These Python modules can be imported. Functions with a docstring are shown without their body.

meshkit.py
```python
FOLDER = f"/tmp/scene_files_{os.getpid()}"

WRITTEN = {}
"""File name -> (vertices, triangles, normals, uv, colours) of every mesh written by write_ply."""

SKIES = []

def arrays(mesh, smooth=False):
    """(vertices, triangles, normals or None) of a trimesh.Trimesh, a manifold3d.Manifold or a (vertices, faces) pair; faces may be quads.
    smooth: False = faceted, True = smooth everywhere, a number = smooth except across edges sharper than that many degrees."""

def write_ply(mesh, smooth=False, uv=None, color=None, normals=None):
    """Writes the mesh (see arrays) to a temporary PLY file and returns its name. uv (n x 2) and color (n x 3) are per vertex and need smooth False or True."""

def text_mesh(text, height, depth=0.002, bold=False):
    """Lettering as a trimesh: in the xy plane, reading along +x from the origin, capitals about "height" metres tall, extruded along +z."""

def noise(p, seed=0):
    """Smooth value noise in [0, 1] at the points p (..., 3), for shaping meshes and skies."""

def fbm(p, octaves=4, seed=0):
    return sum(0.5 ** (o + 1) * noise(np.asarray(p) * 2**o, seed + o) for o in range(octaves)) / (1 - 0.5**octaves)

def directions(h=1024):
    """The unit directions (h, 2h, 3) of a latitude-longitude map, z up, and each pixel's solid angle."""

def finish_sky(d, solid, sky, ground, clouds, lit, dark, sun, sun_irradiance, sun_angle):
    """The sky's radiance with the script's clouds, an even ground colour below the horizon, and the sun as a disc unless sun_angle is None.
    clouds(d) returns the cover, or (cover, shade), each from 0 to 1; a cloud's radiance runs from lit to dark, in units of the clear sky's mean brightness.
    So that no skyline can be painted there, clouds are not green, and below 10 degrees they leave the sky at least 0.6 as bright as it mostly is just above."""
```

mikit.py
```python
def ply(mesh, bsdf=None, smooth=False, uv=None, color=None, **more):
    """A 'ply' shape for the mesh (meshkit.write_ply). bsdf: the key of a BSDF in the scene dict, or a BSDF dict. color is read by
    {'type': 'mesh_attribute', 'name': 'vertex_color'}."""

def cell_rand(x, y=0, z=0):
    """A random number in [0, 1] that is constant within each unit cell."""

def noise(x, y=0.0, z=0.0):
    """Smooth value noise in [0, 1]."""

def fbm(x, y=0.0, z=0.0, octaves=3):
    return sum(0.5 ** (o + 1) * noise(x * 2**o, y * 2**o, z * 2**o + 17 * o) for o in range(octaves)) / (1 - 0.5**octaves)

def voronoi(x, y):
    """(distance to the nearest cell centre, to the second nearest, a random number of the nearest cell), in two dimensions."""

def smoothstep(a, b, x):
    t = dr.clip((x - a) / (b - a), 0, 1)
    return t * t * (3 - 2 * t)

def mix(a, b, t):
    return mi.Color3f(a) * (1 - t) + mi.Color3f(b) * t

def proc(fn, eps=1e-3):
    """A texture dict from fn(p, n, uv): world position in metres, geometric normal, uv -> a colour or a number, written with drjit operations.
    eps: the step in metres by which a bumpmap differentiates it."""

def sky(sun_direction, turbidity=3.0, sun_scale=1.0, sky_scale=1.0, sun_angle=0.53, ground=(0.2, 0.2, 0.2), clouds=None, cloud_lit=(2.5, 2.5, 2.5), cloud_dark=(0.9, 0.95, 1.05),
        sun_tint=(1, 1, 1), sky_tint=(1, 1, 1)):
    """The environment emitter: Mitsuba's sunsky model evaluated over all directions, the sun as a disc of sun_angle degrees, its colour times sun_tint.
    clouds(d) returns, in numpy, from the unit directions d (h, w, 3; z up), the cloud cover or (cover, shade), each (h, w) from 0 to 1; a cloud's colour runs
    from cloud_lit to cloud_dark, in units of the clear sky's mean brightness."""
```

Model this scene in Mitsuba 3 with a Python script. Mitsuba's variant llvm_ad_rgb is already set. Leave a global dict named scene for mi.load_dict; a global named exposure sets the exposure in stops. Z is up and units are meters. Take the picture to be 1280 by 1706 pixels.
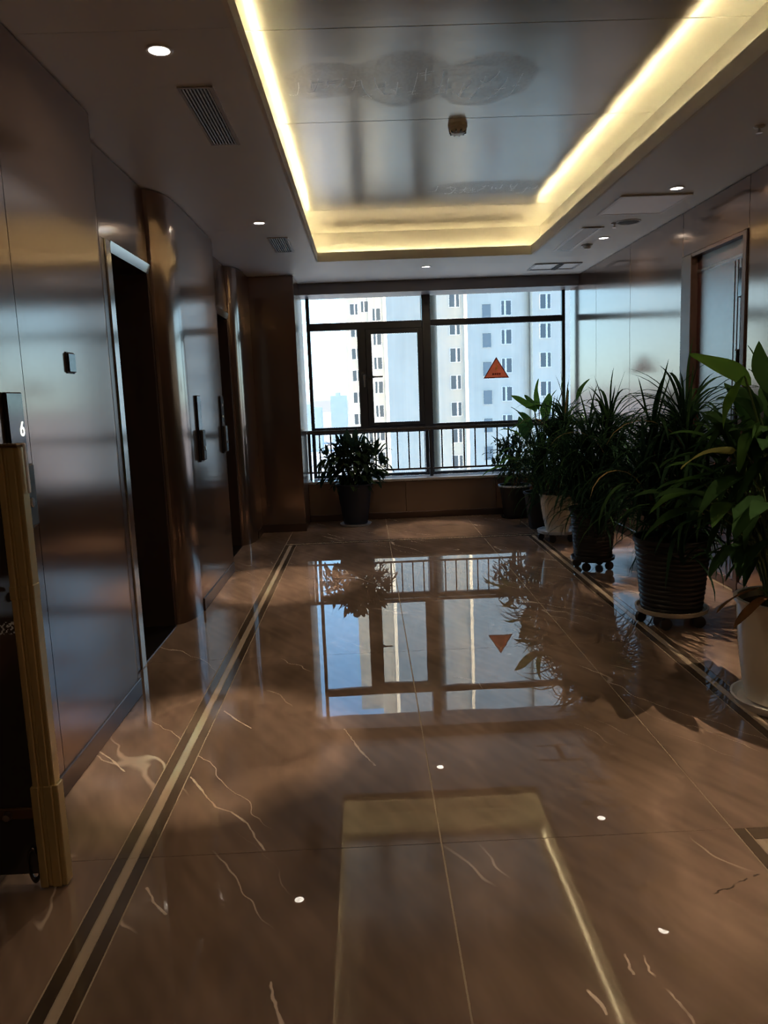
import math, random
import numpy as np
import drjit as dr
import trimesh
import mitsuba as mi
import mikit, meshkit
from mikit import noise, fbm, smoothstep, mix
from shapely.geometry import Polygon, box as sbox

T = mi.ScalarTransform4f
scene, labels = {}, {}

# ------------------------------------------------------------------ camera
CAM = np.array([0.0, 0.0, 1.37])
RIGHT = np.array([0.99897626, -0.02456359, -0.03798756])
UP = np.array([0.04119096, 0.14677056, 0.98831256])
FWD = np.array([0.01870105, 0.98886553, -0.1476321])
scene['camera'] = {'type': 'perspective', 'fov': 53.276, 'fov_axis': 'x', 'near_clip': 0.05, 'far_clip': 5000.0,
                   'to_world': T().look_at(origin=CAM.tolist(), target=(CAM + FWD).tolist(), up=UP.tolist())}
exposure = 0.38

# ------------------------------------------------------------------ sky and sun
SKY = 12.5
scene['sky'] = mikit.sky([-0.9, 0.07, 0.42], turbidity=3.0, sun_scale=SKY * 0.5, sky_scale=SKY, ground=(0.45, 0.45, 0.45), sky_tint=(0.80, 1.0, 1.10))

# ------------------------------------------------------------------ lamp strengths
DOWN_I = 30.0                     # downlight beam
DOWN_SPILL = 1.25                 # the same lamp's wide spill
DOWN_TINT = np.array([1.0, 0.74, 0.50])
LED_L = np.array([1.0, 0.79, 0.45]) * 38.0

# ------------------------------------------------------------------ helpers
def rgb(*c):
    return {'type': 'rgb', 'value': list(c[0]) if len(c) == 1 else list(c)}

def tag(key, label=None, cat=None, group=None, kind=None):
    d = labels.setdefault(key, {})
    if label: d['label'] = label
    if cat: d['category'] = cat
    if group: d['group'] = group
    if kind: d['kind'] = kind

COUNT = {}
def num(name):
    """A key that is not taken: name, name_001, name_002 ..."""
    n = COUNT.get(name, -1) + 1
    COUNT[name] = n
    return name if n == 0 else f'{name}_{n:03d}'

def put(key, mesh, bsdf, smooth=False, **more):
    scene[key] = mikit.ply(mesh, bsdf, smooth=smooth, **more)
    return key

def part(parent, name, mesh, bsdf, smooth=False, **more):
    return put(num(f'{parent}__{name}'), mesh, bsdf, smooth, **more)

def box(x0, x1, y0, y1, z0, z1, c=0.0):
    if c <= 0:
        m = trimesh.creation.box(extents=(x1 - x0, y1 - y0, z1 - z0))
        m.apply_translation(((x0 + x1) / 2, (y0 + y1) / 2, (z0 + z1) / 2))
        return m
    pts = []
    for a in range(3):
        lo, hi = np.array([x0, y0, z0]) + c, np.array([x1, y1, z1]) - c
        lo[a] -= c; hi[a] += c
        pts += [[(lo[0], hi[0])[i], (lo[1], hi[1])[j], (lo[2], hi[2])[k]] for i in (0, 1) for j in (0, 1) for k in (0, 1)]
    return trimesh.Trimesh(pts).convex_hull

def cat(*ms):
    return trimesh.util.concatenate(list(ms))

def prism(poly, z0, z1):
    if hasattr(poly, 'geoms'):
        return trimesh.util.concatenate([prism(g, z0, z1) for g in poly.geoms])
    p = poly if isinstance(poly, Polygon) else Polygon(poly)
    m = trimesh.creation.extrude_polygon(p, z1 - z0, engine='earcut')
    m.apply_translation((0, 0, z0))
    return m

def lathe(profile, at=(0, 0, 0), n=40):
    m = trimesh.creation.revolve(np.array(profile, float), sections=n)
    m.apply_translation(at)
    return m

def tube(pts, r, n=8):
    pts = np.asarray(pts, float)
    r = np.broadcast_to(np.asarray(r, float), (len(pts),))
    t = np.gradient(pts, axis=0)
    t /= np.linalg.norm(t, axis=1, keepdims=True) + 1e-12
    a = np.cross(t, np.where(np.abs(t[:, 2:]) < 0.9, [0, 0, 1.0], [1.0, 0, 0]))
    a /= np.linalg.norm(a, axis=1, keepdims=True) + 1e-12
    b = np.cross(t, a)
    ang = np.arange(n) * 2 * np.pi / n
    v = (pts[:, None] + r[:, None, None] * (np.cos(ang)[None, :, None] * a[:, None] + np.sin(ang)[None, :, None] * b[:, None])).reshape(-1, 3)
    f = []
    k = len(pts)
    for i in range(k - 1):
        for j in range(n):
            j2 = (j + 1) % n
            f += [[i * n + j, i * n + j2, (i + 1) * n + j2], [i * n + j, (i + 1) * n + j2, (i + 1) * n + j]]
    c0, c1 = len(v), len(v) + 1
    v = np.vstack([v, pts[:1], pts[-1:]])
    for j in range(n):
        j2 = (j + 1) % n
        f += [[c0, j2, j], [c1, (k - 1) * n + j, (k - 1) * n + j2]]
    m = trimesh.Trimesh(v, np.array(f), process=False)
    if m.volume < 0: m.invert()
    return m

def rod(p, q, r, n=10):
    return tube([p, q], r, n)

# ------------------------------------------------------------------ materials
def diffuse(c): return {'type': 'twosided', 'bsdf': {'type': 'diffuse', 'reflectance': rgb(c)}}
def prin(c, rough=0.5, metal=0.0, spec=0.5, **k):
    return {'type': 'twosided', 'bsdf': {'type': 'principled', 'base_color': c if isinstance(c, dict) else rgb(c), 'roughness': rough, 'metallic': metal, 'specular': spec, **k}}

def ply_seg(p, pts):
    d = mi.Float(9.0)
    for (ax, ay), (bx, by) in zip(pts[:-1], pts[1:]):
        ex, ey = bx - ax, by - ay
        t = dr.clip(((p.x - ax) * ex + (p.y - ay) * ey) / (ex * ex + ey * ey), 0, 1)
        d = dr.minimum(d, dr.square(p.x - ax - t * ex) + dr.square(p.y - ay - t * ey))
    return dr.sqrt(d)

VEINS = [[(-0.706, 2.693), (-0.639, 2.585), (-0.615, 2.541), (-0.57, 2.469), (-0.513, 2.436), (-0.444, 2.356), (-0.408, 2.273), (-0.364, 2.194)],
         [(-0.689, 3.299), (-0.617, 3.194), (-0.544, 3.106)],
         [(0.624, 1.674), (0.621, 1.619), (0.638, 1.571), (0.66, 1.491), (0.663, 1.45)],
         [(0.458, 1.574), (0.474, 1.534), (0.48, 1.503)], [(0.578, 1.681), (0.575, 1.638), (0.583, 1.612)],
         [(-0.685, 2.038), (-0.644, 1.968), (-0.604, 1.922)], [(-0.141, 3.05), (-0.077, 2.849), (-0.019, 2.718)],
         [(-0.285, 1.654), (-0.272, 1.607), (-0.242, 1.525)], [(-1.133, 2.948), (-1.06, 2.873), (-0.976, 2.766)]]
DARK_VEIN = [(0.893, 1.886), (0.979, 1.926), (1.074, 1.973)]

def marble(p, n, uv):
    wx = p.x + 0.25 * fbm(p.x * 1.7 + 5, p.y * 1.7, 3.0, 3)
    wy = p.y + 0.25 * fbm(p.x * 1.7, p.y * 1.7 + 9, 7.0, 3)
    cloud = fbm(wx * 2.6, wy * 1.3, 1.0, 4)
    fine = fbm(wx * 26 + wy * 7, wy * 5, 2.0, 3)
    c = mix((0.135, 0.096, 0.072), (0.320, 0.230, 0.176), smoothstep(0.25, 0.75, cloud))
    c = c * (0.86 + 0.28 * fine)
    jig = 0.012 * (fbm(p.x * 40, p.y * 40, 0.0, 2) - 0.5)
    q = mi.Point3f(p.x + jig, p.y - jig, p.z)
    d = mi.Float(9.0)
    for v in VEINS:
        d = dr.minimum(d, ply_seg(q, v))
    wid = 0.0022 + 0.005 * noise(p.x * 30, p.y * 30, 4.0)
    vein = (1 - smoothstep(0.4 * wid, wid, d)) * smoothstep(0.1, 0.4, noise(p.x * 22, p.y * 22, 8.0))
    ac, al = p.x * 0.83 + p.y * 0.56, p.x * 0.56 - p.y * 0.83
    r1 = dr.abs(noise(ac * 9 + 0.8 * fbm(al * 6, ac * 6, 5.0, 3), al * 1.1, 5.0) - 0.5)
    m1 = smoothstep(0.60, 0.76, noise(ac * 5 + 4, al * 2.6, 6.0))
    hair = (1 - smoothstep(0.004, 0.02, r1)) * m1 * 0.8
    c = c * (0.90 + 0.22 * noise(ac * 34, al * 3.0, 3.0))
    c = mix(c, (0.82, 0.70, 0.58), dr.clip(vein + hair, 0, 1))
    dd = ply_seg(q, DARK_VEIN)
    return mix(c, (0.06, 0.04, 0.03), (1 - smoothstep(0.001, 0.005, dd)) * smoothstep(0.3, 0.6, noise(p.x * 40, p.y * 40, 1.0)))

def dark_marble(p, n, uv):
    f = fbm(p.x * 9, p.y * 5, 2.0, 3)
    return mix((0.045, 0.033, 0.026), (0.115, 0.085, 0.062), f)

def cream_marble(p, n, uv):
    f = fbm(p.x * 12, p.y * 6, 2.0, 3)
    return mix((0.52, 0.42, 0.31), (0.68, 0.57, 0.44), f)

def wave(p, n, uv):
    return noise(p.x * 5.5, p.y * 5.5, 0.0) + 0.35 * noise(p.x * 15, p.y * 15, 2.0)

def polished(tex, ior=1.85):
    return {'type': 'bumpmap', 'scale': 9e-5, 'texture': mikit.proc(wave, eps=2e-3),
            'bsdf': {'type': 'plastic', 'int_ior': ior, 'diffuse_reflectance': mikit.proc(tex), 'nonlinear': False}}

scene['m_marble'] = polished(marble)
scene['m_dark_marble'] = polished(dark_marble)
scene['m_cream_marble'] = polished(cream_marble)
scene['m_grout'] = diffuse((0.50, 0.42, 0.32))

def brushed(p, n, uv):
    s = fbm(p.x * 160 + p.y * 160, p.z * 1.5, 3.0, 2)
    return mi.Float(0.115 + 0.045 * s)

scene['m_bronze'] = prin((0.215, 0.155, 0.124), mikit.proc(brushed), 0.84, 0.5)
scene['m_bronze_dark'] = prin((0.10, 0.070, 0.058), 0.22, 0.75, 0.5)
scene['m_backing'] = diffuse((0.05, 0.04, 0.035))
scene['m_steel'] = prin((0.62, 0.58, 0.54), 0.14, 1.0)
scene['m_steel_dark'] = prin((0.16, 0.14, 0.13), 0.3, 1.0)
scene['m_door_steel'] = prin((0.20, 0.17, 0.16), 0.25, 0.9)
scene['m_ceiling'] = prin((0.72, 0.72, 0.69), 0.45, 0.0, 0.35)
scene['m_cove'] = diffuse((0.80, 0.77, 0.70))
scene['m_white'] = prin((0.78, 0.77, 0.75), 0.4)
scene['m_offwhite_metal'] = prin((0.93, 0.92, 0.90), 0.35)
scene['m_vent_dark'] = prin((0.02, 0.02, 0.02), 0.6, 0.0, 0.2)
scene['m_vent_slat'] = prin((0.42, 0.41, 0.40), 0.4)
scene['m_black'] = prin((0.012, 0.012, 0.014), 0.12, 0.0, 0.5)
scene['m_matte_black'] = prin((0.02, 0.02, 0.022), 0.5)
scene['m_alu'] = prin((0.022, 0.026, 0.036), 0.32, 0.0, 0.5)
scene['m_alu_grey'] = prin((0.20, 0.19, 0.20), 0.4, 0.3)
scene['m_door_frame'] = prin((0.060, 0.036, 0.030), 0.45, 0.0, 0.3)
scene['m_door_glass'] = {'type': 'roughplastic', 'alpha': 0.10, 'int_ior': 2.1, 'diffuse_reflectance': rgb(0.055, 0.018, 0.016)}
scene['m_glass'] = {'type': 'thindielectric', 'int_ior': 1.5}
scene['m_sill'] = prin((0.50, 0.47, 0.44), 0.12)
scene['m_sill_wall'] = prin((0.16, 0.115, 0.09), 0.2, 0.3)
scene['m_brass'] = prin((0.62, 0.48, 0.23), 0.35, 0.6)
scene['m_brass_dark'] = prin((0.22, 0.14, 0.07), 0.4, 0.9)
scene['m_pot_dark'] = prin((0.014, 0.015, 0.017), 0.42, 0.0, 0.3)
scene['m_pot_navy'] = prin((0.014, 0.018, 0.032), 0.42, 0.0, 0.3)
scene['m_pot_cream'] = prin((0.72, 0.66, 0.54), 0.25)
scene['m_plastic_blue'] = prin((0.55, 0.62, 0.70), 0.35)
scene['m_plastic_cream'] = prin((0.62, 0.55, 0.42), 0.35)
scene['m_soil'] = diffuse((0.045, 0.032, 0.022))
scene['m_cane'] = diffuse((0.12, 0.085, 0.05))
scene['m_stalk'] = prin((0.07, 0.12, 0.035), 0.5)
def leafm(c, rough=0.25, dt=0.7):
    return {'type': 'principledthin', 'base_color': rgb(c), 'roughness': rough, 'diff_trans': dt, 'eta': 1.5}
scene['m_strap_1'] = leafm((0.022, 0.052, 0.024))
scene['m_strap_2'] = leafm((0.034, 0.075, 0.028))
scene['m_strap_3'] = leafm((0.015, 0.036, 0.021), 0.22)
scene['m_strap_dry'] = leafm((0.26, 0.20, 0.09), 0.5, 0.6)
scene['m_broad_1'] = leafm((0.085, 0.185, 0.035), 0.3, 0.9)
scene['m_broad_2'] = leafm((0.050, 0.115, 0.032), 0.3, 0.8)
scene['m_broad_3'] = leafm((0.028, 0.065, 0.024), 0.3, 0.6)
scene['m_broad_pale'] = leafm((0.32, 0.33, 0.11), 0.4, 0.9)
scene['m_broad_brown'] = leafm((0.14, 0.075, 0.035), 0.5, 0.5)
scene['m_bush_1'] = leafm((0.025, 0.045, 0.028), 0.25, 0.5)
scene['m_bush_2'] = leafm((0.035, 0.065, 0.030), 0.25, 0.5)

def tray_etch(p):
    """Cover of the faint frosted ornament printed on the tray panels."""
    def ell(cx, cy, rx, ry):
        return dr.square((p.x - cx) / rx) + dr.square((p.y - cy) / ry)
    wob = 0.5 * (fbm(p.x * 9, p.y * 9, 0.0, 2) - 0.5)
    m = mi.Float(0)
    for e in ((-0.13, 4.0, 0.20, 0.22), (0.24, 4.02, 0.25, 0.33), (0.66, 4.05, 0.24, 0.34), (0.98, 6.02, 0.44, 0.20)):
        m = dr.maximum(m, 1 - smoothstep(0.82, 1.0, ell(*e) + wob))
    dots = smoothstep(0.45, 0.62, noise(p.x * 95, p.y * 55, 3.0))
    return m * (0.45 + 0.4 * dots)
scene['m_tray'] = {'type': 'blendbsdf', 'weight': mikit.proc(lambda p, n, uv: 0.5 * tray_etch(p)),
                   'metal': {'type': 'twosided', 'bsdf': {'type': 'bumpmap', 'scale': 1.6e-3, 'texture': mikit.proc(lambda p, n, uv: noise(p.x * 2.2, p.y * 4.5, 0.0), eps=4e-3),
                             'bsdf': {'type': 'principled', 'base_color': rgb(0.55, 0.53, 0.47), 'roughness': 0.19, 'metallic': 0.25, 'specular': 1.0}}},
                   'etch': diffuse((0.42, 0.41, 0.38))}

# ------------------------------------------------------------------ setting: floor
ZC, ZT = 2.63, 2.90          # lower ceiling, tray ceiling
XL, XH, XR = -1.136, -1.25, 2.40
YB, YW = -3.2, 9.0
put('floor', box(-1.85, 2.62, YB, 9.1, -0.08, -0.0015), 'm_grout')
tag('floor', 'polished brown marble tile floor with dark and cream inlaid border', None, None, 'structure')
G = 0.0026
def tile(x0, x1, y0, y1, m, name='tile'):
    part('floor', name, box(x0 + G, x1 - G, y0 + 0.0010, y1 - 0.0010, -0.02, 0.0), m)
yj = [YB, -1.45, 0.37, 2.19, 4.01, 5.83, 7.25]
for a, b in zip(yj[:-1], yj[1:]):
    tile(-1.70, -0.824, a, b, 'm_marble')
    tile(-0.718, 0.18, a, b, 'm_marble')
    tile(0.18, 1.09, a, b, 'm_marble')
    if a >= 2.1:
        tile(1.09, 1.513, a, b, 'm_marble')
    tile(1.622, 2.41, a, b, 'm_marble')
    tile(-0.824, -0.784, a, b, 'm_dark_marble', 'border_strip')
    tile(-0.784, -0.757, a, b, 'm_cream_marble', 'border_line')
    tile(-0.757, -0.718, a, b, 'm_dark_marble', 'border_strip')
    tile(1.513, 1.553, a, b, 'm_dark_marble', 'border_strip')
    tile(1.553, 1.583, a, b, 'm_cream_marble', 'border_line')
    tile(1.583, 1.622, a, b, 'm_dark_marble', 'border_strip')
# the inlaid panel whose corner shows at the right edge
tile(1.09, 1.13, YB, 2.19, 'm_dark_marble', 'border_strip')
tile(1.13, 1.513, 2.13, 2.19, 'm_dark_marble', 'border_strip')
tile(1.13, 1.155, YB, 2.13, 'm_cream_marble', 'border_line')
tile(1.155, 1.513, 2.105, 2.13, 'm_cream_marble', 'border_line')
tile(1.155, 1.513, YB, 2.105, 'm_dark_marble')
# far cross run of the border and the last row of tiles
tile(-0.824, 1.622, 7.25, 7.29, 'm_dark_marble', 'border_strip')
tile(-0.824, 1.622, 7.29, 7.317, 'm_cream_marble', 'border_line')
tile(-0.824, 1.622, 7.317, 7.355, 'm_dark_marble', 'border_strip')
for x0, x1 in ((-1.70, -0.824), (1.622, 2.41)):
    tile(x0, x1, 7.25, 8.65, 'm_marble')
for x0, x1 in ((-0.824, 0.18), (0.18, 1.09), (1.09, 1.622)):
    tile(x0, x1, 7.355, 8.65, 'm_marble')

# ------------------------------------------------------------------ setting: left wall with two lift portals
put('wall_left', box(-1.80, -1.72, YB, 9.1, 0, 3.0), 'm_backing')
tag('wall_left', 'bronze metal clad lift lobby wall with two recessed lift portals', None, None, 'structure')

def curve(y_flat, y_end, n=9):
    """Points of the bullnose from the panel plane to the header plane."""
    return [(XH + (XL - XH) * math.cos(t), y_flat + (y_end - y_flat) * math.sin(t)) for t in np.linspace(0, math.pi / 2, n)]
def clad(y0, y1, start=None, end=None, name='panel'):
    """One cladding panel of the left wall, its ends straight or rounded back to the header plane."""
    pts = [(XL, y0 + 0.002)] if start is None else curve(y0, start)[::-1]
    pts += [(XL, y1 - 0.002)] if end is None else curve(y1, end)
    back = -1.30
    pts = pts + [(back, pts[-1][1]), (back, pts[0][1])]
    part('wall_left', name, prism(Polygon(pts), 0.0, ZC - 0.006), 'm_bronze', 25)
clad(YB, -0.6); clad(-0.6, 1.02); clad(1.02, 2.62)
clad(2.62, 3.50, None, 3.64)
clad(5.05, 6.16, 4.72, 6.40)
clad(7.68, 8.028, 7.35, None)
for y0, y1 in ((YB, 3.55), (5.02, 6.2), (7.66, 8.03)):
    part('wall_left', 'skirting', box(XL - 0.02, XL + 0.008, y0, y1, 0.001, 0.085, 0.003), 'm_bronze_dark')

def portal(label_key, y0, y1, o0, o1, label_head):
    zt = 2.19
    part('wall_left', 'header_panel', box(XH - 0.03, XH, y0, y1, zt, ZC - 0.006), 'm_bronze')
    part('wall_left', 'jamb_trim', box(XH - 0.30, XH + 0.012, y0, o0, 0.001, zt, 0.006), 'm_bronze_dark')
    part('wall_left', 'jamb_trim', box(XH - 0.02, XH + 0.020, o0 - 0.075, o0 + 0.004, 0.001, zt, 0.005), 'm_steel')
    part('wall_left', 'jamb_trim', box(XH - 0.30, XH + 0.004, o1, y1, 0.001, zt, 0.003), 'm_bronze_dark')
    m = prism(Polygon([(-0.30, 0.0), (0.010, 0.0), (0.024, 0.052), (-0.30, 0.052)]), o0, o1)
    m.apply_transform(np.array([[1, 0, 0, XH], [0, 0, 1, 0], [0, 1, 0, zt - 0.052], [0, 0, 0, 1.0]]))
    m.fix_normals()
    part('wall_left', 'head_trim', m, 'm_steel')
    d = label_key
    put(d, box(-1.63, -1.605, o0 - 0.05, o1 + 0.05, 0.0, 2.18), 'm_backing')
    tag(d, label_head, None, None, 'structure')
    mid = (o0 + o1) / 2
    for a, b in ((o0 - 0.05, mid - 0.002), (mid + 0.002, o1 + 0.05)):
        part(d, 'door_leaf', box(-1.60, -1.575, a, b, 0.004, 2.16, 0.003), 'm_door_steel')
    part(d, 'threshold', box(-1.60, XH + 0.01, o0, o1, 0.0005, 0.006), 'm_steel_dark')
portal('door_2', 3.60, 4.74, 3.98, 4.68, 'dark steel lift door deep in the portal nearer the camera')
portal('door_3', 6.38, 7.37, 6.62, 7.30, 'dark steel lift door in the far portal next to the corner pillar')

# pillar at the far left corner
put('pillar', box(-1.60, -0.70, 8.05, 9.10, 0, ZC), 'm_backing')
tag('pillar', 'dark bronze clad corner pillar left of the window', None, None, 'structure')
part('pillar', 'panel', box(-1.60, -0.684, 8.03, 8.05, 0.0, ZC - 0.004, 0.002), 'm_bronze')
part('pillar', 'panel', box(-0.70, -0.68, 8.034, 8.98, 0.0, ZC - 0.004, 0.002), 'm_bronze')
part('pillar', 'skirting', box(-1.30, -0.672, 8.022, 8.035, 0.001, 0.085, 0.002), 'm_bronze_dark')

# ------------------------------------------------------------------ setting: right wall with a glass door
put('wall_right', cat(box(XR + 0.03, XR + 0.08, YB, 4.85, 0, 3.0), box(XR + 0.03, XR + 0.08, 5.84, 9.1, 0, 3.0), box(XR + 0.03, XR + 0.08, 4.85, 5.84, 2.32, 3.0), box(XR + 0.10, XR + 0.14, 4.80, 5.90, 0, 2.4)), 'm_backing')
tag('wall_right', 'satin bronze panel wall with vertical joints and a glass door', None, None, 'structure')
def rpanel(y0, y1, z0=0.0, z1=ZC - 0.004):
    part('wall_right', 'panel', box(XR, XR + 0.03, y0 + 0.0022, y1 - 0.0022, z0, z1, 0.0015), 'm_bronze')
ys = [YB, -1.6, -0.6, 0.5, 1.6, 2.7, 3.8, 4.85]
for a, b in zip(ys[:-1], ys[1:]): rpanel(a, b)
rpanel(4.85, 5.84, 2.315)
for a, b in zip([5.84, 6.98, 8.0], [6.98, 8.0, 9.0]): rpanel(a, b)
for a, b in ((YB, 4.85), (5.84, 8.63)):
    part('wall_right', 'skirting', box(XR - 0.008, XR + 0.02, a, b, 0.001, 0.085, 0.003), 'm_bronze_dark')

D = 'door_1'
put(D, cat(box(XR - 0.012, XR + 0.10, 5.665, 5.838, 0.001, 2.31, 0.004), box(XR - 0.012, XR + 0.10, 4.852, 4.905, 0.001, 2.31, 0.004),
           box(XR - 0.008, XR + 0.10, 4.90, 5.67, 2.285, 2.312, 0.003)), 'm_door_frame')
tag(D, 'dark framed door of dark red tinted satin glass in the right wall', None, None, 'structure')
part(D, 'pane', box(XR + 0.038, XR + 0.046, 4.91, 5.66, 0.06, 2.17), 'm_door_glass')
part(D, 'pane', box(XR + 0.038, XR + 0.046, 4.905, 5.665, 2.19, 2.285), 'm_door_glass')
part(D, 'transom_bar', box(XR + 0.03, XR + 0.055, 4.905, 5.665, 2.17, 2.19, 0.002), 'm_steel')
part(D, 'bottom_rail', box(XR + 0.03, XR + 0.055, 4.91, 5.66, 0.002, 0.062, 0.002), 'm_door_frame')
for y in (5.005, 5.05, 5.095):
    part(D, 'etched_line', box(XR + 0.034, XR + 0.0375, y - 0.003, y + 0.003, 0.07, 2.16), 'm_steel_dark')
part(D, 'lock_box', box(XR + 0.005, XR + 0.045, 4.915, 4.985, 1.915, 2.10, 0.006), 'm_black')
part(D, 'pull_handle', cat(box(XR - 0.02, XR + 0.01, 4.925, 4.962, 1.10, 1.59, 0.008), box(XR + 0.005, XR + 0.04, 4.93, 4.957, 1.16, 1.20), box(XR + 0.005, XR + 0.04, 4.93, 4.957, 1.48, 1.52)), 'm_black')
# wall behind the camera
put('wall_front', box(-1.8, 2.5, YB - 0.06, YB, 0, 3.0), diffuse((0.30, 0.25, 0.21)))
tag('wall_front', 'plain brown wall closing the lobby behind the viewer', None, None, 'structure')

# ------------------------------------------------------------------ setting: window wall
put('wall_back', cat(box(-0.70, 2.42, 8.66, 9.06, 0.0, 0.43)), 'm_sill_wall')
tag('wall_back', 'low brown stone wall under the wide window', None, None, 'structure')
for a, b in ((-0.68, 0.42), (0.42, 1.45), (1.45, 2.40)):
    part('wall_back', 'panel', box(a + 0.002, b - 0.002, 8.64, 8.665, 0.0, 0.425, 0.002), 'm_sill_wall')
part('wall_back', 'sill', box(-0.68, 2.40, 8.615, 8.97, 0.428, 0.456, 0.005), 'm_sill')
part('wall_back', 'skirting', box(-0.68, 2.40, 8.628, 8.645, 0.001, 0.075, 0.003), 'm_bronze_dark')
put('trim_1', box(-0.68, 2.40, 8.64, 9.05, 2.51, 2.634), 'm_alu_grey')
tag('trim_1', 'grey brown boxed pelmet above the window', None, None, 'structure')

W1 = 'window_1'
def wbar(name, x0, x1, z0, z1, y0=8.975, y1=9.035): return part(W1, name, box(x0, x1, y0, y1, z0, z1, 0.004), 'm_alu')
put(W1, cat(box(-0.635, -0.598, 8.975, 9.035, 0.456, 2.63, 0.004), box(2.299, 2.336, 8.975, 9.035, 0.456, 2.63, 0.004)), 'm_alu')
tag(W1, 'wide dark aluminium framed window onto a residential tower', None, None, 'structure')
wbar('head', -0.60, 2.30, 2.575, 2.63)
wbar('transom', -0.598, 0.685, 2.15, 2.232)
wbar('transom', 0.787, 2.30, 2.165, 2.232)
wbar('mullion', 0.687, 0.785, 0.456, 2.58, 8.965, 9.04)
wbar('lower_transom', -0.598, 0.687, 0.965, 1.045)
wbar('lower_transom', 0.785, 2.30, 0.975, 1.05)
wbar('mullion', -0.062, 0.032, 1.03, 2.16)
wbar('bottom_rail', -0.598, 0.687, 0.456, 0.488)
wbar('bottom_rail', 0.785, 2.30, 0.456, 0.488)
s = part(W1, 'casement', cat(box(0.032, 0.099, 8.962, 9.02, 1.045, 2.15, 0.005), box(0.627, 0.687, 8.962, 9.02, 1.045, 2.15, 0.005),
                             box(0.09, 0.635, 8.962, 9.02, 2.095, 2.15, 0.005), box(0.09, 0.635, 8.962, 9.02, 1.045, 1.085, 0.005)), 'm_alu')
scene[num(s + '__pane')] = {'type': 'rectangle', 'to_world': T().translate([0.363, 8.99, 1.59]).rotate([1, 0, 0], 90).scale([0.272, 0.507, 1]), 'bsdf': {'type': 'ref', 'id': 'm_glass'}}
put(num(s + '__window_handle'), cat(box(0.115, 0.215, 8.925, 8.94, 1.602, 1.618, 0.004), box(0.052, 0.12, 8.93, 8.965, 1.598, 1.622, 0.004)), 'm_matte_black')
part(W1, 'window_lever', cat(box(-0.004, 0.012, 8.935, 8.95, 1.50, 1.64, 0.004), box(-0.010, 0.018, 8.945, 8.976, 1.585, 1.635, 0.003)), 'm_steel')
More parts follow.
